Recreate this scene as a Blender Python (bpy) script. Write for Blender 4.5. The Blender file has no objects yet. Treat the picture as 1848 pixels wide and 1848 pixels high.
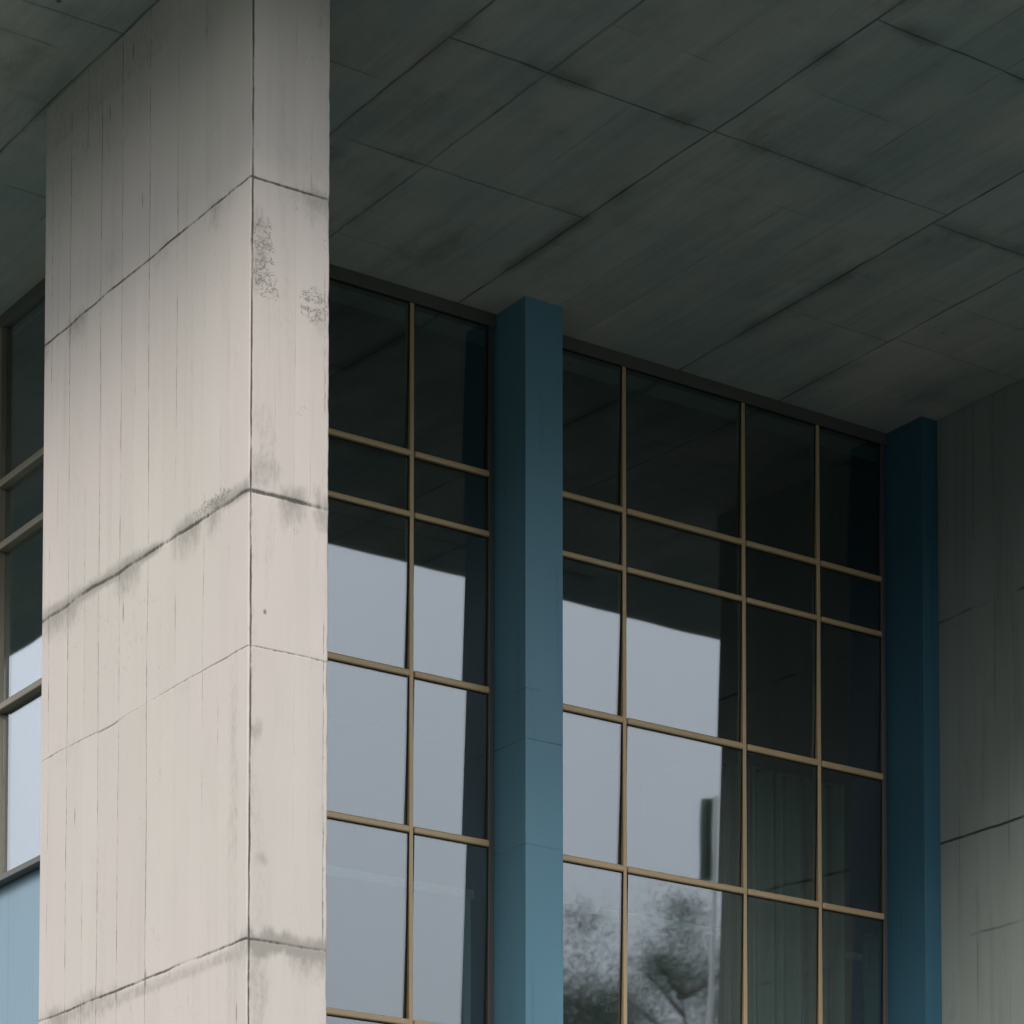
import bpy, bmesh, math, random
from mathutils import Vector, Matrix

random.seed(7)
scene = bpy.context.scene
COL = scene.collection
EYE = 1.6                      # camera height; heights below are given above eye level as h, world z = h + EYE
R = math.radians

# ------------------------------------------------------------------ object helpers
def tag(o, label=None, cat=None, group=None, kind=None):
    if label: o['label'] = label
    if cat: o['category'] = cat
    if group: o['group'] = group
    if kind: o['kind'] = kind
    return o

def base_of(o):
    return Vector(o.get('_b', (0, 0, 0))) if False else BASE.get(o.name, Vector((0, 0, 0)))
BASE = {}

def thing(name, loc, label, cat, group=None):
    o = bpy.data.objects.new(name, None)
    o.empty_display_size = 0.2
    COL.objects.link(o)
    o.location = loc
    BASE[o.name] = Vector(loc)
    return tag(o, label, cat, group)

def link(name, bm, mats, parent=None, base=None, smooth=False):
    """bm is in world coordinates; the object is stored relative to its thing's base."""
    b = Vector(base) if base is not None else (BASE[parent.name] if parent else Vector((0, 0, 0)))
    bmesh.ops.translate(bm, verts=bm.verts, vec=-b)
    bm.normal_update()
    me = bpy.data.meshes.new(name)
    bm.to_mesh(me); bm.free()
    for m in (mats if isinstance(mats, (list, tuple)) else [mats]):
        me.materials.append(m)
    if smooth:
        for p in me.polygons: p.use_smooth = True
    o = bpy.data.objects.new(name, me)
    COL.objects.link(o)
    BASE[o.name] = b
    if parent:
        o.parent = parent
        if BASE[parent.name] != b: o.location = b - BASE[parent.name]
        elif parent.type == 'MESH': o.location = (0, 0, 0)
    else:
        o.location = b
    return o

def box(bm, x0, x1, y0, y1, z0, z1, bevel=0.0, seg=2):
    m = Matrix.Translation(((x0+x1)/2, (y0+y1)/2, (z0+z1)/2)) @ Matrix.Diagonal((x1-x0, y1-y0, z1-z0, 1))
    r = bmesh.ops.create_cube(bm, size=1.0, matrix=m)
    if bevel > 0:
        vs = set(r['verts'])
        es = [e for e in bm.edges if e.verts[0] in vs and e.verts[1] in vs]
        bmesh.ops.bevel(bm, geom=es, offset=bevel, segments=seg, profile=0.5, affect='EDGES')
    return r['verts']

def bxm(*a, **k):
    bm = bmesh.new(); box(bm, *a, **k); return bm

def tube(bm, pts, rads, n=8):
    rings = []
    for i, p in enumerate(pts):
        p = Vector(p)
        d = (Vector(pts[min(i+1, len(pts)-1)]) - Vector(pts[max(i-1, 0)])).normalized()
        a = d.orthogonal().normalized(); b = d.cross(a)
        rings.append([bm.verts.new(p + (a*math.cos(2*math.pi*k/n) + b*math.sin(2*math.pi*k/n))*rads[i]) for k in range(n)])
    for i in range(len(rings)-1):
        for k in range(n):
            bm.faces.new((rings[i][k], rings[i][(k+1) % n], rings[i+1][(k+1) % n], rings[i+1][k]))
    bm.faces.new(rings[0][::-1]); bm.faces.new(rings[-1])

# ------------------------------------------------------------------ node expression helper
class E_:
    """A tiny wrapper round a shader socket so that masks read as arithmetic."""
    def __init__(s, nt, sock): s.nt, s.k = nt, sock
    def _m(s, op, *a):
        n = s.nt.nodes.new('ShaderNodeMath'); n.operation = op
        for i, v in enumerate((s,) + a):
            if isinstance(v, E_): s.nt.links.new(v.k, n.inputs[i])
            else: n.inputs[i].default_value = v
        return E_(s.nt, n.outputs[0])
    def __add__(s, o): return s._m('ADD', o)
    __radd__ = __add__
    def __sub__(s, o): return s._m('SUBTRACT', o)
    def __rsub__(s, o): return (s * -1.0) + o
    def __mul__(s, o): return s._m('MULTIPLY', o)
    __rmul__ = __mul__
    def abs(s): return s._m('ABSOLUTE')
    def max(s, o): return s._m('MAXIMUM', o)
    def min(s, o): return s._m('MINIMUM', o)
    def gt(s, o): return s._m('GREATER_THAN', o)
    def lt(s, o): return s._m('LESS_THAN', o)
    def ramp(s, a, b, lo=0.0, hi=1.0):
        n = s.nt.nodes.new('ShaderNodeMapRange'); n.interpolation_type = 'SMOOTHSTEP'
        n.clamp = True
        s.nt.links.new(s.k, n.inputs[0])
        if a > b: a, b, lo, hi = b, a, hi, lo
        for i, v in enumerate((a, b, lo, hi)): n.inputs[1+i].default_value = v
        return E_(s.nt, n.outputs[0])

class Mat:
    def __init__(s, name):
        s.m = bpy.data.materials.new(name); s.m.use_nodes = True
        s.nt = s.m.node_tree; s.nt.nodes.clear()
        s.out = s.nt.nodes.new('ShaderNodeOutputMaterial')
        tc = s.nt.nodes.new('ShaderNodeNewGeometry')
        sp = s.nt.nodes.new('ShaderNodeSeparateXYZ'); s.nt.links.new(tc.outputs['Position'], sp.inputs[0])
        s.x, s.y, s.z = (E_(s.nt, o) for o in sp.outputs)
        sn = s.nt.nodes.new('ShaderNodeSeparateXYZ'); s.nt.links.new(tc.outputs['True Normal'], sn.inputs[0])
        s.nx, s.ny, s.nz = (E_(s.nt, o) for o in sn.outputs)
    def vec(s, a, b, c):
        n = s.nt.nodes.new('ShaderNodeCombineXYZ')
        for i, v in enumerate((a, b, c)):
            if isinstance(v, E_): s.nt.links.new(v.k, n.inputs[i])
            else: n.inputs[i].default_value = v
        return n.outputs[0]
    def noise(s, sx, sy, sz, off=0.0, detail=3.0, rough=0.55):
        n = s.nt.nodes.new('ShaderNodeTexNoise'); n.noise_dimensions = '3D'
        n.inputs['Scale'].default_value = 1.0
        n.inputs['Detail'].default_value = detail; n.inputs['Roughness'].default_value = rough
        s.nt.links.new(s.vec(s.x*sx + off, s.y*sy + off*1.7, s.z*sz + off*0.6), n.inputs['Vector'])
        return E_(s.nt, n.outputs[0])
    def voro(s, sx, sy, sz, feat='F1', off=0.0):
        n = s.nt.nodes.new('ShaderNodeTexVoronoi'); n.feature = feat
        n.inputs['Scale'].default_value = 1.0
        s.nt.links.new(s.vec(s.x*sx + off, s.y*sy + off, s.z*sz + off), n.inputs['Vector'])
        c = None
        if feat == 'F1':
            sc = s.nt.nodes.new('ShaderNodeSeparateXYZ'); s.nt.links.new(n.outputs['Color'], sc.inputs[0])
            c = E_(s.nt, sc.outputs[0])
        return E_(s.nt, n.outputs['Distance']), c
    def vdist(s, sx, sz, w):
        n = s.nt.nodes.new('ShaderNodeTexVoronoi'); n.feature = 'DISTANCE_TO_EDGE'; n.inputs['Scale'].default_value = 1.0
        n.inputs['Randomness'].default_value = 0.75
        s.nt.links.new(s.vec((s.x + s.y)*sx + w*1.6, w*.5, s.z*sz + w*1.2), n.inputs['Vector'])
        return E_(s.nt, n.outputs['Distance'])
    def mix(s, f, a, b):
        n = s.nt.nodes.new('ShaderNodeMix'); n.data_type = 'RGBA'
        for i, v in ((0, f), (6, a), (7, b)):
            if isinstance(v, E_): s.nt.links.new(v.k, n.inputs[i])
            elif hasattr(v, 'is_output'): s.nt.links.new(v, n.inputs[i])
            elif i == 0: n.inputs[0].default_value = v
            else: n.inputs[i].default_value = (*v, 1)
        return n.outputs[2]
    def scale_col(s, col, f):
        n = s.nt.nodes.new('ShaderNodeVectorMath'); n.operation = 'SCALE'
        if isinstance(col, tuple): n.inputs[0].default_value = col
        else: s.nt.links.new(col, n.inputs[0])
        s.nt.links.new(f.k, n.inputs['Scale'])
        return n.outputs[0]
    def finish(s, col, rough=0.8, bump=None, dist=0.003, strength=1.0, metallic=0.0, spec=0.5):
        p = s.nt.nodes.new('ShaderNodeBsdfPrincipled')
        if isinstance(col, tuple): p.inputs['Base Color'].default_value = (*col, 1)
        else: s.nt.links.new(col, p.inputs['Base Color'])
        if isinstance(rough, E_): s.nt.links.new(rough.k, p.inputs['Roughness'])
        else: p.inputs['Roughness'].default_value = rough
        p.inputs['Metallic'].default_value = metallic
        p.inputs['Specular IOR Level'].default_value = spec
        if bump is not None:
            b = s.nt.nodes.new('ShaderNodeBump'); b.inputs['Distance'].default_value = dist
            b.inputs['Strength'].default_value = strength
            s.nt.links.new(bump.k, b.inputs['Height']); s.nt.links.new(b.outputs[0], p.inputs['Normal'])
        s.nt.links.new(p.outputs[0], s.out.inputs[0])
        return s.m

def joint(M, u, pos, w, along, seed, wob=0.006, broken=0.0, s0=1.0):
    """dark seam at u = pos; along = (sx,sy,sz) noise scales running along the seam"""
    n = M.noise(*along, off=seed, detail=2.0)
    d = (u - pos + (n - 0.5) * (2*wob)).abs()
    m = d.ramp(w, w*0.35)
    if broken > 0:
        b = M.noise(along[0]*0.7, along[1]*0.7, along[2]*0.7, off=seed+31.3, detail=3.0)
        m = m * b.ramp(0.5 - 0.14 + broken*0.12, 0.5 + 0.1 + broken*0.12)
    return m * s0

# ------------------------------------------------------------------ materials
from mathutils import noise as mnoise
def nz(a, b, c=0.0, oct=3):
    """fractal noise about 0, roughly -1..1"""
    return mnoise.fractal(Vector((a, b, c)), 1.0, 2.0, oct)
def sstep(a, b, v):
    t = max(0.0, min(1.0, (v-a)/(b-a))); return t*t*(3-2*t)

def cuts(lo, hi, step, lines, fine_lo=None):
    """grid lines every step plus a tight bundle at each seam: list of (value, seam_index or -1, weight, board_index)"""
    vals = []
    n = max(1, round((hi-lo)/step))
    for i in range(n+1):
        v = lo + (hi-lo)*i/n
        if all(abs(v-p) > w*1.6 for p, w in lines) or i in (0, n): vals.append((v, -1, 0.0))
    for k, (p, w) in enumerate(lines):
        if lo < p < hi:
            for f, wt in ((-1, 0.0), (-.33, 1.0), (.33, 1.0), (1, 0.0)):
                if lo < p+f*w < hi: vals.append((p+f*w, k, wt))
    vals.sort()
    return vals

def seam_sheet(bm, ulines, vlines, us, vs, P, rng_seed, extra, lay, recess=.005, lo_b=None, hi_b=None):
    """ulines: (pos, strength, half width, wobble, brokenness, smudge); vlines the same plus (u0,u1).
    P(u,v,d) -> world point with d = depth into the surface. extra(u,v) -> (stain, craze).
    Returns rows of vertices; fills point layers seam, stain, tone, craze."""
    rr = random.Random(rng_seed)
    tones = {}
    L_seam, L_stain_dark, L_tone, L_craze = lay
    rows = []
    nu, nv = len(us), len(vs)
    for j, (v, kv, wv) in enumerate(vs):
        row = []
        for i, (u, ku, wu) in enumerate(us):
            uu, vv = u, v
            inner_u, inner_v = 0 < i < nu-1, 0 < j < nv-1
            seam = 0.0; smudge = 0.0
            if ku >= 0 and inner_u:
                p, s, w, wob, br, sm = ulines[ku]
                uu += wob*nz(v*.55, ku*7.1+rng_seed, 1.0) + .35*w*nz(v*4.0, ku*3.3, 5.0)
                g = 1.0 if br <= 0 else sstep(-.35+br*.35, .05+br*.35, nz(v*.7, ku*5.7+rng_seed, 9.0))
                seam = wu*s*g*(.72+.5*nz(v*2.3, ku*2.2, 3.0))
            if kv >= 0 and inner_v:
                p, s, w, wob, br, sm, u0, u1 = vlines[kv]
                if u0 <= u <= u1:
                    vv += wob*nz(u*.9, kv*7.7+rng_seed, 11.0) + .4*w*nz(u*5.0, kv*3.3, 15.0)
                    g = 1.0 if br <= 0 else sstep(-.35+br*.35, .05+br*.35, nz(u*.9, kv*5.1+rng_seed, 19.0))
                    seam = max(seam, wv*s*g*(.72+.5*nz(u*2.6, kv*2.2, 13.0)))
            for k, (p, s, w, wob, br, sm) in enumerate(ulines):
                if sm > 0:
                    d = abs(u-p) + .05*nz(u*3, v*2.2, k*3.0)
                    if d < .16: smudge = max(smudge, sm*(1-d/.16)*sstep(-.15, .45, nz(v*.9, k*4.4+rng_seed, 2.2)))
            for k, (p, s, w, wob, br, sm, u0, u1) in enumerate(vlines):
                if sm > 0 and u0-.05 <= u <= u1+.05:
                    d = v-p + .06*nz(u*5, v*1.5, k*3.0)
                    r_ = .30 if d < 0 else .12
                    if abs(d) < r_: smudge = max(smudge, sm*(1-abs(d)/r_)*sstep(-.25, .4, nz(u*1.6, k*4.4+rng_seed, 6.2)))
            bu = sum(1 for q in ulines if u > q[0]); bv = sum(1 for q in vlines if v > q[0] and q[6] <= u <= q[7])
            if (bu, bv) not in tones: tones[(bu, bv)] = rr.uniform(-1, 1)
            st, cr = extra(uu, vv)
            if lo_b and i == 0: uu = lo_b[j]
            if hi_b and i == nu-1: uu = hi_b[j]
            vt = bm.verts.new(P(uu, vv, recess*min(1.0, max(0, seam))))
            vt[L_seam] = max(0.0, seam); vt[L_stain_dark] = max(smudge, st); vt[L_tone] = tones[(bu, bv)]; vt[L_craze] = cr
            row.append(vt)
        rows.append(row)
    for j in range(nv-1):
        for i in range(nu-1):
            bm.faces.new((rows[j][i], rows[j][i+1], rows[j+1][i+1], rows[j+1][i]))
    return rows

def attr(M, name):
    n = M.nt.nodes.new('ShaderNodeAttribute'); n.attribute_name = name
    return E_(M.nt, n.outputs['Fac'])

def pillar_material():
    M = Mat('board_marked_concrete')
    seam, stain_dark, tn, craze = (attr(M, k) for k in ('seam', 'stain_dark', 'tone', 'craze'))
    big = M.noise(0.55, 0.55, 0.4, 3.0, 4.0)
    mid = M.noise(3.0, 3.0, 1.1, 9.0, 4.0)
    fine = M.noise(60, 60, 60, 1.0, 2.0)
    streak = M.noise(13.0, 13.0, 0.35, 5.0, 4.0, 0.6)
    tone = 1.0 + (big - 0.5)*0.16 + (mid - 0.5)*0.10 + (fine - 0.5)*0.07 + tn*0.022
    streakm = streak.ramp(0.52, 0.78) * M.noise(0.8, 0.8, 0.7, 12.0, 2.0).ramp(0.38, 0.66)
    tone = tone - streakm*0.13
    wz = M.noise(11, 11, 11, 51.0, 5.0, .62); wy = M.noise(7, 7, 16, 57.0, 4.0, .6)
    ve = M.vdist(20, 13, wz)
    net = (wz - .5).abs().ramp(.016, .004).max((wy - .5).abs().ramp(.016, .004) * .8).max(ve.ramp(.07, .015) * wy.ramp(.48, .6) * .7)
    cr = net * (craze + (M.noise(24, 24, 24, 7.0, 3.0) - .5)*.9).ramp(.35, .75)
    w1 = M.noise(1.4, 1.4, 1.1, 101.0, 5.0, 0.6)
    hair = (w1 - 0.5).abs().ramp(0.0022, 0.0006) * M.noise(1.0, 1.0, 0.7, 102.0, 2.0).ramp(0.56, 0.62) * 0.22
    v, c = M.voro(3.2, 3.2, 2.4, 'F1', 1.0)
    holes = v.ramp(0.06, 0.025) * c.gt(0.62) * 0.7
    v2, c2 = M.voro(7.0, 7.0, 0.8, 'F1', 6.0)
    nick = v2.ramp(0.085, 0.03) * c2.gt(0.88) * 0.65
    rough = M.noise(30, 30, 12, 41.0, 5.0, .7)
    sm = (stain_dark + (rough - .5)*.95*stain_dark.ramp(.02, .25)).ramp(.08, .95)
    rag = (seam + (rough - .5)*1.1*seam.ramp(.02, .3)).ramp(.12, .75)
    dark = (rag*.9).max(cr*.75).max(hair).max(holes).max(nick)
    base = M.mix(big.ramp(0.35, 0.7), (0.502, 0.450, 0.416), (0.466, 0.432, 0.388))
    c1 = M.scale_col(base, tone)
    c2_ = M.mix(sm*.78, c1, (0.225, 0.212, 0.185))
    c3_ = M.mix(dark.min(.95), c2_, (0.055, 0.052, 0.045))
    return M.finish(c3_, 0.88, fine, 0.0012, 0.7, spec=0.3)

def soffit_material():
    M = Mat('soffit_concrete')
    seam, stain_dark, tn = (attr(M, k) for k in ('seam', 'stain_dark', 'tone'))
    big = M.noise(0.35, 0.5, 0.3, 4.0, 4.0)
    mid = M.noise(1.6, 0.55, 1.6, 8.0, 5.0, 0.6)
    blot = M.noise(2.3, 1.0, 2.0, 15.0, 5.0, 0.65)
    run = M.noise(8.0, 0.35, 2.0, 18.0, 4.0)
    run2 = M.noise(30.0, 0.8, 2.0, 28.0, 3.0)
    fine = M.noise(45, 45, 45, 1.0, 2.0)
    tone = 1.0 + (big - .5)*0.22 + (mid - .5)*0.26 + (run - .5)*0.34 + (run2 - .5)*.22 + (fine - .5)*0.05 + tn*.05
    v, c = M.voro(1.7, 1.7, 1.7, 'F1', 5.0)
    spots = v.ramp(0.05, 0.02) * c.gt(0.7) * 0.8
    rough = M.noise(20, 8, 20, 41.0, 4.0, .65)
    sm = (stain_dark + (rough - .5)*.6*stain_dark.ramp(.02, .25)).ramp(.08, .95)*.6
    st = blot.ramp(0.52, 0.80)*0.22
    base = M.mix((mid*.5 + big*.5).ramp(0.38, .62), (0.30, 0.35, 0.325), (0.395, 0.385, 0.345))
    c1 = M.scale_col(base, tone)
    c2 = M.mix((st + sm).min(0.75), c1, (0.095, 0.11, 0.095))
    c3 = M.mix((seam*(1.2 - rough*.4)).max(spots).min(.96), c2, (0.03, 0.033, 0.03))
    return M.finish(c3, 0.92, None, spec=0.25)

def wall_material():
    M = Mat('side_wall_concrete')
    big = M.noise(0.5, 0.5, 0.5, 24.0, 4.0)
    mid = M.noise(3.0, 2.2, 1.0, 29.0, 5.0, 0.6)
    streak = M.noise(9, 9, 0.4, 25.0, 4.0)
    fine = M.noise(50, 50, 50, 1.0, 2.0)
    tone = 1.0 + (big-.5)*.25 + (mid-.5)*.2 - streak.ramp(.5, .75)*0.16 + (fine-.5)*.06
    lm = None; tn = None
    for i, (p, s) in enumerate([(20.95, .7), (20.72, .6), (20.45, .8), (20.28, .7), (19.95, .5), (19.6, .8), (19.3, .6)]):
        m = joint(M, M.y, p, 0.010, (0, 0, 0.6), 300+3.3*i, 0.02, 0.7, .8*s)
        lm = m if lm is None else lm.max(m)
        t = M.y.gt(p) * ((-1)**i * random.uniform(0.02, 0.06)); tn = t if tn is None else tn + t
    for i, (h, s) in enumerate([(10.02, 1.0), (7.865, 1.0), (6.9, .6), (5.0, .8), (2.9, .8)]):
        lm = lm.max(joint(M, M.z - EYE, h, 0.019, (0, 2.0, 0), 330+i*5, 0.02, 0.1 if s > .6 else .7, s))
    v, c = M.voro(2.2, 2.2, 0.9, 'F1', 9.0)
    lm = lm.max(v.ramp(.05, .02) * c.gt(.7) * .7)
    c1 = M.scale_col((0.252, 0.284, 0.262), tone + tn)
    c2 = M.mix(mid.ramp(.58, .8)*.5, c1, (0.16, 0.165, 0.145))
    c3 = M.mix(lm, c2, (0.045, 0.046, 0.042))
    return M.finish(c3, 0.9, None, spec=0.25)

def painted_blue(name, col, joints=()):
    M = Mat(name)
    n = M.noise(1.2, 1.2, 0.5, 2.0, 4.0); f = M.noise(90, 90, 90, 3.0, 2.0)
    st = M.noise(16, 16, 0.5, 7.0, 3.0)
    tone = 1.0 + (n-.5)*.16 + (f-.5)*.05 - st.ramp(.52, .8)*.15
    lm = None
    for i, (h, s) in enumerate(joints):
        m = joint(M, M.z - EYE, h, 0.008, (2, 2, 0), 400+i*3, 0.004, 0.2, s)
        lm = m if lm is None else lm.max(m)
    for i, (h, dt) in enumerate([(10.39, .03), (8.5, -.03), (8.07, .03), (7.13, -.02)] if joints else []):
        tone = tone + (M.z - EYE).lt(h) * dt
    c = M.scale_col(col, tone)
    if lm is not None: c = M.mix(lm, c, (0.02, 0.035, 0.045))
    return M.finish(c, n.ramp(.3, .7, .42, .58), f, 0.0006, 0.4, spec=0.4)

def simple(name, col, rough=.6, metallic=0.0, var=.15, spec=.5, sc=3.0):
    M = Mat(name)
    n = M.noise(sc, sc, sc*.6, 2.0, 4.0); f = M.noise(70, 70, 70, 3.0, 2.0)
    c = M.scale_col(col, 1.0 + (n-.5)*2*var + (f-.5)*.06)
    return M.finish(c, rough, None, .0015, .4, metallic, spec)

def glass_material(name, refl, tcol, rcol):
    M = Mat(name)
    nt = M.nt
    wv = M.noise(0.9, 0.9, 0.7, 5.0, 1.0)
    b = nt.nodes.new('ShaderNodeBump'); b.inputs['Distance'].default_value = 0.0009; b.inputs['Strength'].default_value = 1.0
    nt.links.new(wv.k, b.inputs['Height'])
    g = nt.nodes.new('ShaderNodeBsdfGlossy'); g.inputs['Roughness'].default_value = 0.023
    grime = M.noise(1.5, 1.5, .3, 11.0, 3.0)
    nt.links.new(M.scale_col(rcol, 1.0 + (grime-.5)*.08), g.inputs['Color'])
    nt.links.new(b.outputs[0], g.inputs['Normal'])
    t = nt.nodes.new('ShaderNodeBsdfTransparent'); t.inputs['Color'].default_value = (*tcol, 1)
    mx = nt.nodes.new('ShaderNodeMixShader'); mx.inputs[0].default_value = refl
    nt.links.new(t.outputs[0], mx.inputs[1]); nt.links.new(g.outputs[0], mx.inputs[2])
    # a thin film of dust
    d = nt.nodes.new('ShaderNodeBsdfDiffuse'); d.inputs['Color'].default_value = (.4, .4, .38, 1)
    m2 = nt.nodes.new('ShaderNodeMixShader')
    nt.links.new((grime.ramp(.3, .8, .003, .012)).k, m2.inputs[0])
    nt.links.new(mx.outputs[0], m2.inputs[1]); nt.links.new(d.outputs[0], m2.inputs[2])
    nt.links.new(m2.outputs[0], M.out.inputs[0])
    return M.m

def curtain_material():
    M = Mat('curtain_cloth')
    n = M.noise(22, 22, .3, 3.0, 3.0)
    st = M.noise(30, .1, .05, 13.0, 2.0)
    c = M.scale_col((.36, .52, .47), .9 + (n-.5)*.5 - st.ramp(.50, .60)*.65)
    return M.finish(c, .95, n, .003, .3, spec=.1)

def leaf_material():
    M = Mat('tree_leaves')
    oi = M.nt.nodes.new('ShaderNodeNewGeometry')
    n = M.noise(1.1, 1.1, 1.1, 4.0, 3.0)
    r = E_(M.nt, oi.outputs['Random Per Island'])
    c = M.mix((r*.6 + n*.4), (.11, .15, .12), (.19, .235, .18))
    return M.finish(c, .6, None, spec=.3)

def bark_material():
    M = Mat('tree_bark')
    n = M.noise(6, 6, 1.5, 4.0, 5.0)
    return M.finish(M.scale_col((.13, .10, .075), .6 + n*.8), .9, n, .02, .8)

def ground_material():
    M = Mat('grass_lawn')
    n = M.noise(.15, .15, .15, 2.0, 5.0); f = M.noise(14, 14, 14, 8.0, 3.0)
    c = M.mix(n.ramp(.35, .65), (.05, .078, .05), (.07, .09, .058))
    return M.finish(M.scale_col(c, .75 + f*.5), .95, f, .03, .6, spec=.2)

def paving_material():
    M = Mat('grey_paving')
    n = M.noise(.5, .5, .5, 2.0, 4.0); f = M.noise(40, 40, 40, 8.0, 2.0)
    lx = ((M.x*1.0)._m('FRACT') - .5).abs().ramp(.49, .497); ly = ((M.y*1.0)._m('FRACT') - .5).abs().ramp(.49, .497)
    c = M.scale_col((.085, .10, .09), .85 + (n-.5)*.4 + f*.2)
    return M.finish(M.mix(lx.max(ly), c, (.03, .03, .028)), .9, None, .004, .5, spec=.3)

MP, MS, MW = pillar_material(), soffit_material(), wall_material()
MB = painted_blue('teal_blue_paint', (.108, .246, .322), [(10.385, .6), (8.51, .3), (8.065, .65), (7.135, .35)])
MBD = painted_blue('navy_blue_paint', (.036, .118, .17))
MBP = painted_blue('pale_blue_paint', (.19, .285, .35))
MBR = simple('bronze_metal', (.50, .365, .205), .42, .15, .12)
MGK = simple('black_rubber', (.012, .012, .012), .7, 0, .1, .3)
MSB = simple('side_bronze_metal', (.25, .215, .16), .45, .15, .12)
MHD = simple('dark_bronze_metal', (.10, .094, .088), .5, .1, .12)
MG = glass_material('reflective_glass', .19, (.66, .77, .75), (.92, .925, .975))
MGS = glass_material('side_glass', .34, (.72, .80, .80), (.93, .96, 1.0))
MIN = simple('unlit_room_dark', (.012, .016, .018), .9, 0, .1)  # near-black colour puts the darkness of an unlit room into its surfaces
MIR = simple('interior_rail_paint', (.55, .55, .53), .6, 0, .08)
MCU, ML, MK = curtain_material(), leaf_material(), bark_material()
MWH = simple('white_paint', (.75, .75, .73), .45, 0, .06)
MGF = simple('green_cloth', (.09, .15, .095), .9, 0, .2)

# ------------------------------------------------------------------ camera
cam = bpy.data.cameras.new('camera'); co = bpy.data.objects.new('camera', cam); COL.objects.link(co)
co.location = (0, 0, EYE)
co.rotation_euler = (math.pi/2 + 0.05686823, 0, -0.60056881)
cam.sensor_width = 36; cam.lens = 106.2937; cam.shift_y = 0.960364; cam.clip_end = 2000; cam.clip_start = .1
scene.camera = co

YG = 21.75           # glass line of the front facade
XS = 11.12           # glass line of the side facade
TOP = 12.0 + EYE

# ------------------------------------------------------------------ pillar
t = thing('concrete_pillar', (9.856, 17.54, 0), 'pale board-marked concrete corner pillar rising full height in front of the windows', 'pillar')
bm = bmesh.new()
x0, x1, y0, y1 = 9.856, 10.487, 17.54, 20.75
LAY = [bm.verts.layers.float.new(k) for k in ('seam', 'stain_dark', 'tone', 'craze')]
H_ = EYE
ml = [(20.62, .6), (20.50, .35), (20.298, .75), (20.025, .6), (19.785, .75), (19.451, .7), (19.22, .3), (19.013, .8), (18.80, .25), (18.589, .6), (18.36, .3), (18.179, .5), (17.95, .35), (17.821, .25)]
UL = [(p, s_*.72+.10, .0075 if s_ > .5 else .0065, .014, .0 if s_ > .65 else .1 if s_ > .45 else .45, .10 if s_ > .6 else 0.0) for p, s_ in ml]
pours = [(10.14, .9, .014, .018, 0, .65), (7.965, .8, .022, .03, 0, .9), (6.887, .5, .009, .016, .0, .25), (4.885, .75, .014, .014, 0, .8), (2.6, .7, .012, .012, 0, .5)]
VL = [(h + H_, s_, w_, wb, br, sm, -99, 99) for h, s_, w_, wb, br, sm in pours]
vsx = cuts(0.0, TOP - .001, .045, [(q[0], q[2]) for q in VL])
vsx = [q for i, q in enumerate(vsx) if q[0] > 4.6 or q[1] >= 0 or i in (0,) or i % 6 == 0]
rng = random.Random(3)
NR = len(vsx)
cA = [.007 + .006*abs(nz(q[0]*3, 1.0)) for q in vsx]                      # worn arrises, ring by ring
cB = [.010 + .016*max(0, nz(q[0]*2.2, 4.0)) + .012*max(0, nz(q[0]*9, 6.0)) for q in vsx]
cA[0] = cA[-1] = .008; cB[0] = cB[-1] = .010
def left_extra(y, z):
    h = z - H_
    st = 0.0
    wob = .04*nz(y*1.2, 3.0)
    d = abs(h - 7.985 + wob)
    if d < .075: st = max(st, .85*sstep(.075, .03, d)*sstep(-.35, .15, nz(y*1.1, 7.7)))
    d = abs(h - 4.81 + .03*nz(y*2, 1.0))
    if d < .07: st = max(st, .5*sstep(.07, .02, d))
    d = h - 11.60 + .10*nz(y*1.4, 4.0)  # darker band across the top of the left face, stronger towards the back
    if d > -.03 and y > 18.3: st = max(st, .40*sstep(-.03, .05, d)*sstep(18.3, 19.0, y))
    d = h - 10.95 + .25*nz(y*.9, 14.0)
    if d > -.05 and y > 19.0: st = max(st, .22*sstep(-.05, .08, d)*sstep(18.98, 19.03, y))
    st = max(st, .16*sstep(.25, .6, nz(y*1.1, z*.6, 4.0, 4)) + .2*sstep(.2, .6, nz(y*5.0, z*.35, 24.0, 3)))
    cr = sstep(1.15, .6, ((y-18.05)/.32)**2 + ((h-8.03)/.06)**2 + .4*nz(y*6, z*6))
    return st, cr
def front_extra(x, z):
    h = z - H_
    st = 0.0
    st = max(st, .24*sstep(.15, .6, nz(x*6.0, z*.4, 31.0, 3)))
    for cx, ch, rx, rz, s_ in ((9.93, 9.62, .10, .36, .75), (9.95, 8.42, .13, .20, .5), (9.98, 8.10, .15, .17, .8), (10.42, 7.95, .13, .17, 1.0), (9.92, 6.33, .08, .10, .8), (9.89, 6.0, .045, .5, .45), (9.97, 5.44, .06, .07, .9),
                               (9.95, 4.5, .12, .35, .7), (10.44, 5.75, .05, .3, .5), (10.0, 11.55, .13, .12, .4), (10.25, 10.33, .30, .14, .4), (10.46, 9.0, .04, .5, .4), (10.42, 9.30, .09, .14, .6), (9.91, 10.9, .05, .5, .3), (10.1, 9.2, .2, .07, .3)):
        r2 = ((x-cx)/rx)**2 + ((h-ch)/rz)**2 + .9*nz(x*10, z*4, cx*9, 5)
        st = max(st, s_*.62*sstep(1.2, .1, r2))
    d = h - 4.87 + .07*nz(x*9, z*2, 3.0)
    st = max(st, 1.0*sstep(-.12, -.03, d)*sstep(.15, .02, d))
    cr = 0.0
    for cx, ch, rx, rz in ((10.36, 9.36, .13, .13), (9.95, 9.66, .10, .28), (9.985, 9.40, .10, .11)):
        cr = max(cr, sstep(1.2, .6, ((x-cx)/rx)**2 + ((h-ch)/rz)**2 + .6*nz(x*8, z*8, 2.0)))
    return st, cr
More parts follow.
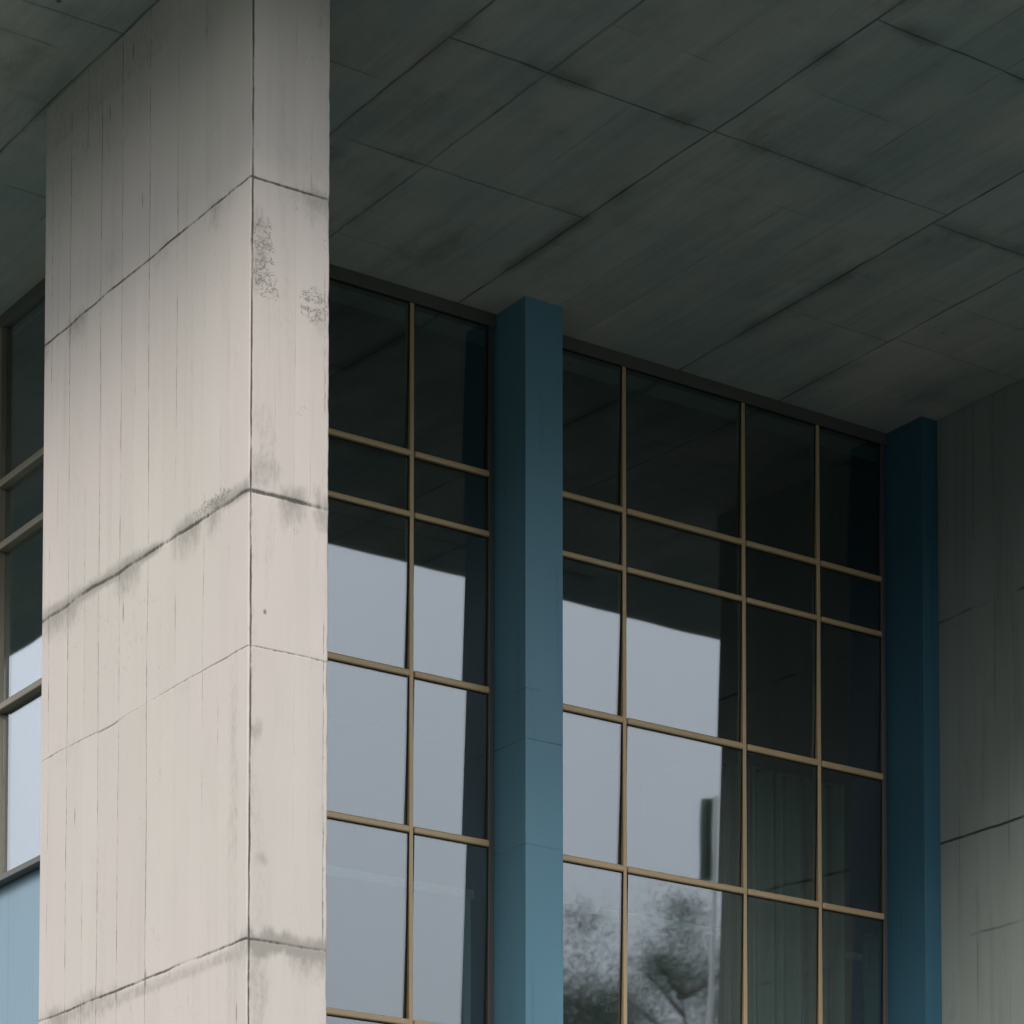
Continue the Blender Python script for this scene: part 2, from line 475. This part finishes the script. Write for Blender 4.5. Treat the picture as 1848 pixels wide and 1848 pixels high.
usl = cuts(y0+.008, y1-.012, .05, [(q[0], q[2]) for q in UL])
left = seam_sheet(bm, UL, VL, usl, vsx, lambda u, v, d: (x0+d, u, v), 3, left_extra, LAY, .004, lo_b=[y0+c for c in cA])
FL = [(9.875, 1.0, .011, .003, 0, .30), (10.06, .25, .006, .012, .8, 0), (10.22, .3, .006, .012, .7, 0), (10.34, .28, .006, .012, .7, 0), (10.452, .5, .008, .005, .35, .25)]
usf = cuts(x0+.008, x1-.012, .022, [(q[0], q[2]) for q in FL])
front = seam_sheet(bm, FL, VL, usf, vsx, lambda u, v, d: (u, y0+d, v), 5, front_extra, LAY, .005, lo_b=[x0+c for c in cA], hi_b=[x1-c for c in cB])
right = []
for j, q in enumerate(vsx):
    bmv = bm.verts.new((x1, y0+cB[j], q[0])); right.append(bmv)
for j in range(NR-1):
    bm.faces.new((left[j][0], front[j][0], front[j+1][0], left[j+1][0]))
    bm.faces.new((front[j][-1], right[j], right[j+1], front[j+1][-1]))
z0_, z1_ = 0.0, TOP - .001
prof = [(x1, y1-.012), (x1-.012, y1), (x0+.012, y1)]
lowp = [bm.verts.new((a_, b_, z0_)) for a_, b_ in prof]; topp = [bm.verts.new((a_, b_, z1_)) for a_, b_ in prof]
bm.faces.new((lowp[0], lowp[1], topp[1], topp[0])); bm.faces.new((lowp[1], lowp[2], topp[2], topp[1]))
bm.faces.new([right[j] for j in range(NR-1, -1, -1)] + [lowp[0], topp[0]])
bm.faces.new([left[j][-1] for j in range(NR)] + [topp[2], lowp[2]])
bmesh.ops.recalc_face_normals(bm, faces=bm.faces)
link('shaft', bm, MP, t)

# ------------------------------------------------------------------ roof overhang
t = thing('roof_overhang', (7.2, 15.2, TOP), 'broad dark concrete roof overhang with seamed underside above the pillar and windows', 'roof')
bm = bmesh.new()
XL, XR, YB = 7.2, 30.0, 34.0
LAY = [bm.verts.layers.float.new(k) for k in ('seam', 'stain_dark', 'tone', 'craze')]
xs_ = [(9.84, .7), (10.6, .45), (11.85, .7), (12.74, .65), (13.55, .3), (14.30, 1.0), (15.05, .25), (15.55, .4), (16.10, .2), (16.75, .95), (17.35, .25), (17.95, .75), (18.6, .25), (19.3, .3)]
UL = [(p, s_*.9, .015 if s_ > .6 else .010, .014 if s_ > .6 else .020, 0 if s_ > .6 else .25, .9*s_ if s_ > .6 else 0) for p, s_ in xs_]
cross = [(7.0, 9.84, 19.44, .7), (7.0, 9.5, 19.885, .6), (7.0, 9.9, 20.66, .6), (7.0, 11.1, 22.02, .5), (9.84, 11.85, 18.9, .45), (11.85, 13.55, 21.2, .3), (16.75, 19.5, 19.3, .35), (11.85, 14.3, 18.12, 1.0), (12.0, 14.3, 19.82, .7),
         (14.3, 19.7, 16.16, 1.0), (14.3, 16.75, 18.09, .75), (14.6, 16.4, 18.75, .35), (16.75, 19.5, 18.25, .8), (16.75, 17.95, 20.17, .45), (17.95, 19.5, 20.08, .35), (12.74, 13.6, 17.3, .4), (14.3, 15.5, 17.2, .35),
         (9.84, 11.85, 16.9, .5), (14.3, 16.75, 20.32, .25)]
cross.sort(key=lambda q: q[2])
VL = [(yp, s_*.9, .014, .018, .0 if s_ > .6 else .2, .9*s_, a_, b_) for a_, b_, yp, s_ in cross]
us_ = cuts(XL, 19.9, .09, [(q[0], q[2]) for q in UL])
vs_ = cuts(15.25, 22.4, .07, [(q[0], q[2]) for q in VL])
def sof_extra(x, y):
    return .28*sstep(.15, .6, nz(x*.7, y*1.1, 3.0, 4)) + .3*sstep(.2, .5, nz(x*2.2, y*.7, 8.0, 4)), 0.0
Z0 = TOP + .0005
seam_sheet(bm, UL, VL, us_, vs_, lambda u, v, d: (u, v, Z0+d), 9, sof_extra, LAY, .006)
def quad(*p): bm.faces.new([bm.verts.new(q) for q in p])
quad((19.9, 15.25, Z0), (19.9, 22.4, Z0), (XR, 22.4, Z0), (XR, 15.25, Z0))
quad((XL, 22.4, Z0), (XL, YB, Z0), (XR, YB, Z0), (XR, 22.4, Z0))
quad((XL, 15.25, Z0), (XR, 15.25, Z0), (XR, 15.25, TOP+1.6), (XL, 15.25, TOP+1.6))
quad((XL, 15.25, TOP+1.6), (XR, 15.25, TOP+1.6), (XR, YB, TOP+1.6), (XL, YB, TOP+1.6))
quad((XL, YB, TOP+1.6), (XR, YB, TOP+1.6), (XR, YB, Z0), (XL, YB, Z0))
for xx in (XL, XR): quad((xx, 15.25, Z0), (xx, 15.25, TOP+1.6), (xx, YB, TOP+1.6), (xx, YB, Z0))
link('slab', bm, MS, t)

# ------------------------------------------------------------------ blue columns
BLUE = 'blue columns between the windows'
def column(xa, xb, yf, yb, label, paint):
    t = thing('steel_column', ((xa+xb)/2, (yf+yb)/2, 0), label, 'column', BLUE)
    bm = bxm(xa, xb, yf, yb, 0, TOP, .004, 2)
    link('casing', bm, paint, t)
    bm = bxm(xa+.05, xb-.05, yf+.06, yb-.004, -.0, .25)
    bm2 = bxm(xa-.02, xb+.02, yf-.02, yb, 0.001, .18, .01)
    bm.free()
    link('base_plate', bm2, MHD, t)
    return t
column(14.705, 15.105, 21.26, 21.80, 'teal-blue square column standing between the two tall windows', MB)
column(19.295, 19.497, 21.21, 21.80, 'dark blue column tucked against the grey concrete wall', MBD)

# ------------------------------------------------------------------ side wall
t = thing('concrete_wall', (20.5, 20.4, 0), 'shaded grey concrete wall beside the dark blue column, stained with seams', 'wall')
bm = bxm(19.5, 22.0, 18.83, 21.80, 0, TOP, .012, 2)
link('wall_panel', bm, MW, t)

# ------------------------------------------------------------------ window walls
TR = [10.54, 9.995, 8.592, 7.222, 5.535, 3.9, 2.3, .7]      # transom heights above eye
def pane_bm(x0, x1, z0, z1, y, ang, th=.012):
    bm = bmesh.new()
    box(bm, x0, x1, y, y+th, z0, z1)
    c = Vector(((x0+x1)/2, y, (z0+z1)/2))
    m = Matrix.Translation(c) @ Matrix.Rotation(ang[0], 4, 'X') @ Matrix.Rotation(ang[1], 4, 'Z') @ Matrix.Translation(-c)
    bmesh.ops.transform(bm, matrix=m, verts=bm.verts)
    return bm

def front_window(xs, label, rng, tilt=0.0):
    t = thing('window_wall', ((xs[0]+xs[-1])/2, YG, 0), label, 'window', 'tall gridded windows under the overhang')
    xa, xb = xs[0], xs[-1]
    link('head_frame', bxm(xa, xb, YG-.045, YG+.09, TOP-.115, TOP-.001, .004), MHD, t)
    link('threshold', bxm(xa, xb, YG-.06, YG+.09, 0.001, .16, .01), MHD, t)
    zs = [TOP-.115] + [h+EYE for h in TR] + [.16]
    # vertical bars
    for i, x in enumerate(xs):
        w = .0215 if 0 < i < len(xs)-1 else .011
        if i == 0: xx = x + w
        elif i == len(xs)-1: xx = x - w - .045
        else: xx = x
        link('mullion', bxm(xx-w, xx+w, YG-.030 if w > .015 else YG-.02, YG+.05, .161, TOP-.116, .006, 2), MBR if w > .015 else MHD, t)
    if True:
        link('jamb', bxm(xb-.0455, xb-.001, YG-.005, YG+.07, .161, TOP-.116, .003), MHD, t)
    # horizontal bars, butted between the verticals
    for h in TR:
        z = h + EYE; hh = .026 if h > 9 else .031
        for i in range(len(xs)-1):
            a = xs[i] + (.0225 if i else .023); b = xs[i+1] - (.0225 if i < len(xs)-2 else .075)
            link('transom', bxm(a, b, YG-.048, YG+.04, z-hh, z+hh, .014, 3), MBR, t)
    for i in range(len(xs)-1):
        a = xs[i] + (.020 if i else .022); b = xs[i+1] - (.020 if i < len(xs)-2 else .074)
        for k in range(len(zs)-1):
            hi = zs[k] - (.026 if k else 0); lo = zs[k+1] + (.026 if k < len(zs)-2 else 0)
            ang = (tilt + rng.uniform(-1, 1)*R(.05), rng.uniform(-1, 1)*R(.06))
            # inner gasket edge hides the seam round the glass
            pn = link('pane', pane_bm(a-.004, b+.004, lo-.004, hi+.004, YG, ang), MG, t)
            gk = bmesh.new(); q = .011
            for u0, u1, w0, w1 in ((a, b, lo, lo+q), (a, b, hi-q, hi), (a, a+q, lo+q+.0005, hi-q-.0005), (b-q, b, lo+q+.0005, hi-q-.0005)):
                box(gk, u0, u1, YG-.009, YG-.002, w0, w1)
            cc = Vector(((a+b)/2, YG, (lo+hi)/2))
            bmesh.ops.transform(gk, matrix=Matrix.Translation(cc) @ Matrix.Rotation(ang[0], 4, 'X') @ Matrix.Translation(-cc), verts=gk.verts)
            link('gasket', gk, MGK, pn)
    return t
rg = random.Random(11)
front_window([11.25, 12.43, 13.825, 14.703], 'tall two-bay window between the pale pillar and the teal-blue column, mirroring sky', rg, R(1.6))
front_window([15.107, 16.122, 17.515, 18.427, 19.293], 'wide dark four-bay window right of the teal-blue column, mirroring sky and trees', rg, R(1.6))

def side_window():
    t = thing('window_wall', (XS, 25.0, 0), 'narrow slice of side window with pale blue panel below, left of the pillar', 'window', 'tall gridded windows under the overhang')
    ya, yb = 21.90, 32.0
    ys = [ya, 23.05, 24.20, 25.6, 27.0, 28.4, 30.2, yb]
    link('head_frame', bxm(XS-.045, XS+.09, ya, yb, TOP-.115, TOP-.001, .004), MHD, t)
    th = [10.45, 9.88, 8.43]; sill = 6.83
    for i, y in enumerate(ys):
        link('mullion', bxm(XS-.055, XS+.05, y-.026, y+.026, sill+EYE+.06, TOP-.116, .006, 2), MSB, t)
    for h in th:
        for i in range(len(ys)-1):
            link('transom', bxm(XS-.07, XS+.04, ys[i]+.027, ys[i+1]-.027, h+EYE-.034, h+EYE+.034, .014, 3), MSB, t)
    link('sill', bxm(XS-.13, XS+.06, ya, yb, sill+EYE, sill+EYE+.055, .006), MHD, t)
    zs = [TOP-.115] + [h+EYE for h in th] + [sill+EYE+.055]
    for i in range(len(ys)-1):
        for k in range(len(zs)-1):
            bm = bxm(XS, XS+.012, ys[i]+.03, ys[i+1]-.03, zs[k+1]+(.03 if k < 3 else 0), zs[k]-(.03 if k else 0))
            link('pane', bm, MGS, t)
    link('spandrel_panel', bxm(XS-.03, XS+.08, ya, yb, 0.001, sill+EYE-.001, .004), MBP, t)
side_window()
t = thing('corner_post', (11.15, 21.8, 0), 'bronze post where the side and front windows meet behind the pillar', 'post')
link('post_casing', bxm(11.06, 11.248, 21.69, 21.898, 0, TOP-.001, .006), MBR, t)

# ------------------------------------------------------------------ rooms behind the glass
def structure(name, bm, m):
    o = link(name, bm, m); o['kind'] = 'structure'; return o
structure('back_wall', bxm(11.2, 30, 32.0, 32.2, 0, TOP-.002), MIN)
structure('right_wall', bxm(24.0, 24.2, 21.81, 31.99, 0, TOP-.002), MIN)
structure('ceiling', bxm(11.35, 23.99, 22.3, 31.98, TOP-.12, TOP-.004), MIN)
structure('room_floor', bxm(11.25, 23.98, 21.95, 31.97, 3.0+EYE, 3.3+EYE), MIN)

def curtain(x0, x1, y, z0, z1, n, label, seed):
    rr = random.Random(seed)
    bm = bmesh.new()
    cols = n*12
    ph = [rr.uniform(0, 6.28) for _ in range(4)]
    grid = []
    for k in range(11):
        f = k/10; row = []
        for i in range(cols+1):
            u = i/cols
            yy = y + .085*math.sin(2*math.pi*n*u + ph[0] + .8*math.sin(3*u*6.28 + ph[1]) + .15*f) + .02*math.sin(17*u + ph[2] + f)
            row.append(bm.verts.new((x0 + (x1-x0)*u + .01*math.sin(9*u*6.28 + ph[3])*f, yy, z0 + (z1-z0)*f)))
        grid.append(row)
    for k in range(10):
        for i in range(cols):
            bm.faces.new((grid[k][i], grid[k][i+1], grid[k+1][i+1], grid[k+1][i]))
    bmesh.ops.solidify(bm, geom=bm.faces[:], thickness=.004)
    t = thing('curtain', ((x0+x1)/2, y, z0), label, 'curtain', 'curtains hanging behind the wide window')
    link('cloth', bm, MCU, t, smooth=True)
    bm = bmesh.new(); tube(bm, [(x0-.03, y, z1+.02), (x1+.03, y, z1+.02)], [.015, .015], 8)
    link('rail', bm, MHD, t)
curtain(17.55, 18.98, 22.05, 3.3+EYE, 8.52+EYE, 8, 'grey-green pleated curtain hanging behind the third bay of the wide window', 1)
curtain(19.30, 19.75, 22.05, 3.3+EYE, 7.10+EYE, 4, 'short grey curtain in the lower corner beside the dark blue column', 2)

def inner_rail(x0, x1, y, h, w, label, post=None):
    t = thing('inner_rail', ((x0+x1)/2, y, 3.3+EYE), label, 'rail', 'pale rails seen through the glass')
    link('crossbar', bxm(x0, x1, y, y+.05, h+EYE-w, h+EYE+w, .008), MIR, t)
    for px in (post or []):
        link('upright', bxm(px-.035, px+.035, y+.005, y+.045, 3.3+EYE, h+EYE-w-.001, .006), MIR, t)
inner_rail(16.0, 20.1, 22.5, 7.04, .035, 'pale crossbar seen faintly through the wide window in front of the trees')
inner_rail(12.2, 15.0, 22.5, 6.99, .04, 'pale frame seen faintly through the lower panes beside the pillar', [14.93])

# unseen block added below the windows to cut bounce light on the soffit
t = thing('bounce_blocker', (15.0, 20.0, 0), 'unseen low dark block added beneath the tall windows to cut bounce light', 'light blocker')
link('wall', bxm(10.9, 19.3, 18.5, 21.65, 0.002, 2.75+EYE, .01), MHD, t)
link('blocker_top', bxm(10.7, 19.45, 18.2, 21.68, 2.751+EYE, 3.1+EYE, .012), simple('blocker_dark', (.035, .04, .042), .85, 0, .2, .2), t)

# ------------------------------------------------------------------ ground
bm = bmesh.new(); bmesh.ops.create_grid(bm, x_segments=2, y_segments=2, size=900)
structure('ground', bm, ground_material())
bm = bmesh.new()
vs = [bm.verts.new(p) for p in ((-70, -60, .004), (60, -60, .004), (60, 40, .004), (-70, 40, .004))]
bm.faces.new(vs)
structure('pavement', bm, paving_material())
bm = bmesh.new()
vs = [bm.verts.new(p) for p in ((4, 8.5, .008), (40, 8.5, .008), (40, 40, .008), (4, 40, .008))]
bm.faces.new(vs)
structure('bounce_cut_ground', bm, simple('bounce_cut_dark', (.02, .026, .027), .9, 0, .2, .2, 1.5))  # unseen dark ground added in front of the facade to weaken bounce light

# ------------------------------------------------------------------ trees mirrored in the wide window
def tree(loc, height, crown_r, seed, label):
    rr = random.Random(seed)
    t = thing('broadleaf_tree', loc, label, 'tree', 'trees mirrored in the wide window')
    L = Vector(loc); bm = bmesh.new()
    tp = [L + Vector((rr.uniform(-.15, .15)*k, rr.uniform(-.15, .15)*k, height*.88*k/6)) for k in range(7)]
    tube(bm, tp, [.17*(1 - .145*k) for k in range(7)], 8)
    tips = []
    for i in range(44):
        k = rr.uniform(2.0, 5.9); i0 = int(k); p = tp[i0].lerp(tp[min(i0+1, 6)], k-i0)
        az = rr.uniform(0, 6.283); env = math.sin(min(1, max(.12, (1.02 - (p.z-L.z)/height)*1.5))*1.57)
        ln = crown_r*env*rr.uniform(.55, 1.05)
        q = p + Vector((math.cos(az)*ln*.55, math.sin(az)*ln*.55, ln*.35)); e = p + Vector((math.cos(az)*ln, math.sin(az)*ln, ln*rr.uniform(.25, .7)))
        tube(bm, [p, q, e], [.07, .04, .012], 5)
        tips += [q, e, e.lerp(q, .5)]
    tips += [tp[-1] + Vector((0, 0, rr.uniform(0, height*.11))) for _ in range(4)]
    link('trunk', bm, MK, t)
    bm = bmesh.new()
    for c in tips:
        cr = rr.uniform(.4, 1.0)
        for j in range(rr.randint(420, 760)):
            d = Vector((rr.gauss(0, 1), rr.gauss(0, 1), rr.gauss(0, .8)))*cr*.55
            s = rr.uniform(.018, .038)
            a = Vector((rr.gauss(0, 1), rr.gauss(0, 1), rr.gauss(0, 1))).normalized(); b = a.orthogonal().normalized()
            o = c + d
            bm.faces.new([bm.verts.new(v) for v in (o - a*s, o + b*s*.5, o + a*s, o - b*s*.5)])
    link('crown', bm, ML, t)
tree((40.2, -8.5, 0), 17.1, 3.6, 5, 'tall leafy tree mirrored beside the dark wall reflection in the wide window')
tree((36.9, -8.0, 0), 15.9, 2.2, 8, 'slimmer tree mirrored just right of the teal-blue column')
tree((43.5, -11.0, 0), 16.5, 3.8, 12, 'leafy tree behind the tall tree mirrored in the wide window')

# unseen wood added around the site, nearer and taller on one side, to block low sky
bm = bmesh.new()
rr = random.Random(21)
for i in range(400):
    az_ = 360*i/400 + rr.uniform(-.4, .4)
    near = 162 < az_ < 312
    if near: d_ = rr.uniform(44, 58); hh_ = rr.uniform(19, 25); rad = rr.uniform(1.6, 2.6)
    else: d_ = rr.uniform(150, 190); hh_ = rr.uniform(11, 17); rad = rr.uniform(3.0, 5.0)
    a_ = R(az_)
    c_ = Vector((math.sin(a_)*d_, math.cos(a_)*d_, 0))
    for j in range(60 if near else 40):
        v_ = Vector((rr.gauss(0, 1), rr.gauss(0, 1), rr.gauss(0, 1))).normalized()
        o_ = c_ + Vector((v_.x*rad, v_.y*rad, hh_*.5 + v_.z*hh_*.5))
        a2 = Vector((rr.gauss(0, 1), rr.gauss(0, 1), rr.gauss(0, 1))).normalized()*rr.uniform(.8, 1.7); b2 = a2.orthogonal()
        bm.faces.new([bm.verts.new(q) for q in (o_-a2, o_+b2, o_+a2, o_-b2)])
o = link('sky_blocking_wood', bm, ML); tag(o, 'unseen dark wood added around the site to block low sky light', 'wood', kind='stuff')

# flag pole mirrored at the edge of the dark reflection
t = thing('flag_pole', (29.75, 5.5, 0), 'white flag pole with furled dark green flag mirrored in the wide window', 'flag pole')
bm = bmesh.new(); tube(bm, [(29.74, 5.5, 0), (29.74, 5.5, 8), (29.77, 5.5, 13.12+EYE)], [.06, .05, .042], 10); link('pole', bm, MWH, t)
bm = bmesh.new()
rows = []
for k in range(13):
    f = k/12; z = 13.07+EYE - 1.35*f
    rows.append([bm.verts.new((29.70 - .20*u - .02*f - .008*math.sin(5*f), 5.5 + .05*math.sin(u*11 + f*.8), z - .03*u)) for u in [i/14 for i in range(15)]])
for k in range(12):
    for i in range(14):
        bm.faces.new((rows[k][i], rows[k][i+1], rows[k+1][i+1], rows[k+1][i]))
bmesh.ops.solidify(bm, geom=bm.faces[:], thickness=.006)
link('flag', bm, MGF, t, smooth=True)

# ------------------------------------------------------------------ light
SUN_EL, SUN_AZ = R(35), R(228)      # azimuth from +Y clockwise: light comes from behind and left of the camera
sv = Vector((math.sin(SUN_AZ)*math.cos(SUN_EL), math.cos(SUN_AZ)*math.cos(SUN_EL), math.sin(SUN_EL)))
sl = bpy.data.lights.new('sun', 'SUN'); sl.energy = 1.08; sl.angle = R(20); sl.color = (1.0, .945, .90)
so = bpy.data.objects.new('sun', sl); COL.objects.link(so); so.rotation_euler = sv.to_track_quat('Z', 'Y').to_euler(); so.location = (0, 0, 40)

w = bpy.data.worlds.new('World'); scene.world = w; w.use_nodes = True
nt = w.node_tree; nt.nodes.clear()
out = nt.nodes.new('ShaderNodeOutputWorld'); bg = nt.nodes.new('ShaderNodeBackground'); bg.inputs['Strength'].default_value = .098
sk = nt.nodes.new('ShaderNodeTexSky'); sk.sky_type = 'NISHITA'; sk.sun_disc = False
sk.sun_elevation = SUN_EL; sk.sun_rotation = SUN_AZ; sk.air_density = 1.0; sk.dust_density = 4.0; sk.ozone_density = 1.0
# high overcast: the clear sky shows only faintly through an even layer of cloud that is brightest overhead
tc = nt.nodes.new('ShaderNodeTexCoord'); nz_ = nt.nodes.new('ShaderNodeTexNoise'); nz_.inputs['Scale'].default_value = 1.6; nz_.inputs['Detail'].default_value = 3
nt.links.new(tc.outputs['Generated'], nz_.inputs['Vector'])
mr = nt.nodes.new('ShaderNodeMapRange'); nt.links.new(nz_.outputs[0], mr.inputs[0])
for i, v in enumerate((.3, .7, .82, .95)): mr.inputs[1+i].default_value = v
sx = nt.nodes.new('ShaderNodeSeparateXYZ'); nt.links.new(tc.outputs['Generated'], sx.inputs[0])
el = nt.nodes.new('ShaderNodeMapRange'); nt.links.new(sx.outputs[2], el.inputs[0])
for i, v in enumerate((0.0, 1.0, 0.62, 1.75)): el.inputs[1+i].default_value = v
cl = nt.nodes.new('ShaderNodeVectorMath'); cl.operation = 'SCALE'; cl.inputs[0].default_value = (6.3, 6.5, 6.95)
nt.links.new(el.outputs[0], cl.inputs['Scale'])
mx = nt.nodes.new('ShaderNodeMix'); mx.data_type = 'RGBA'
nt.links.new(mr.outputs[0], mx.inputs[0]); nt.links.new(sk.outputs[0], mx.inputs[6]); nt.links.new(cl.outputs[0], mx.inputs[7])
nt.links.new(mx.outputs[2], bg.inputs[0]); nt.links.new(bg.outputs[0], out.inputs[0])

vs_ = scene.view_settings
vs_.view_transform = 'Standard'; vs_.look = 'None'; vs_.gamma = 1; vs_.exposure = 1.32; vs_.use_curve_mapping = False
scene.render.engine = 'CYCLES'
scene.cycles.max_bounces = 7; scene.cycles.diffuse_bounces = 3; scene.cycles.glossy_bounces = 3; scene.cycles.transparent_max_bounces = 10
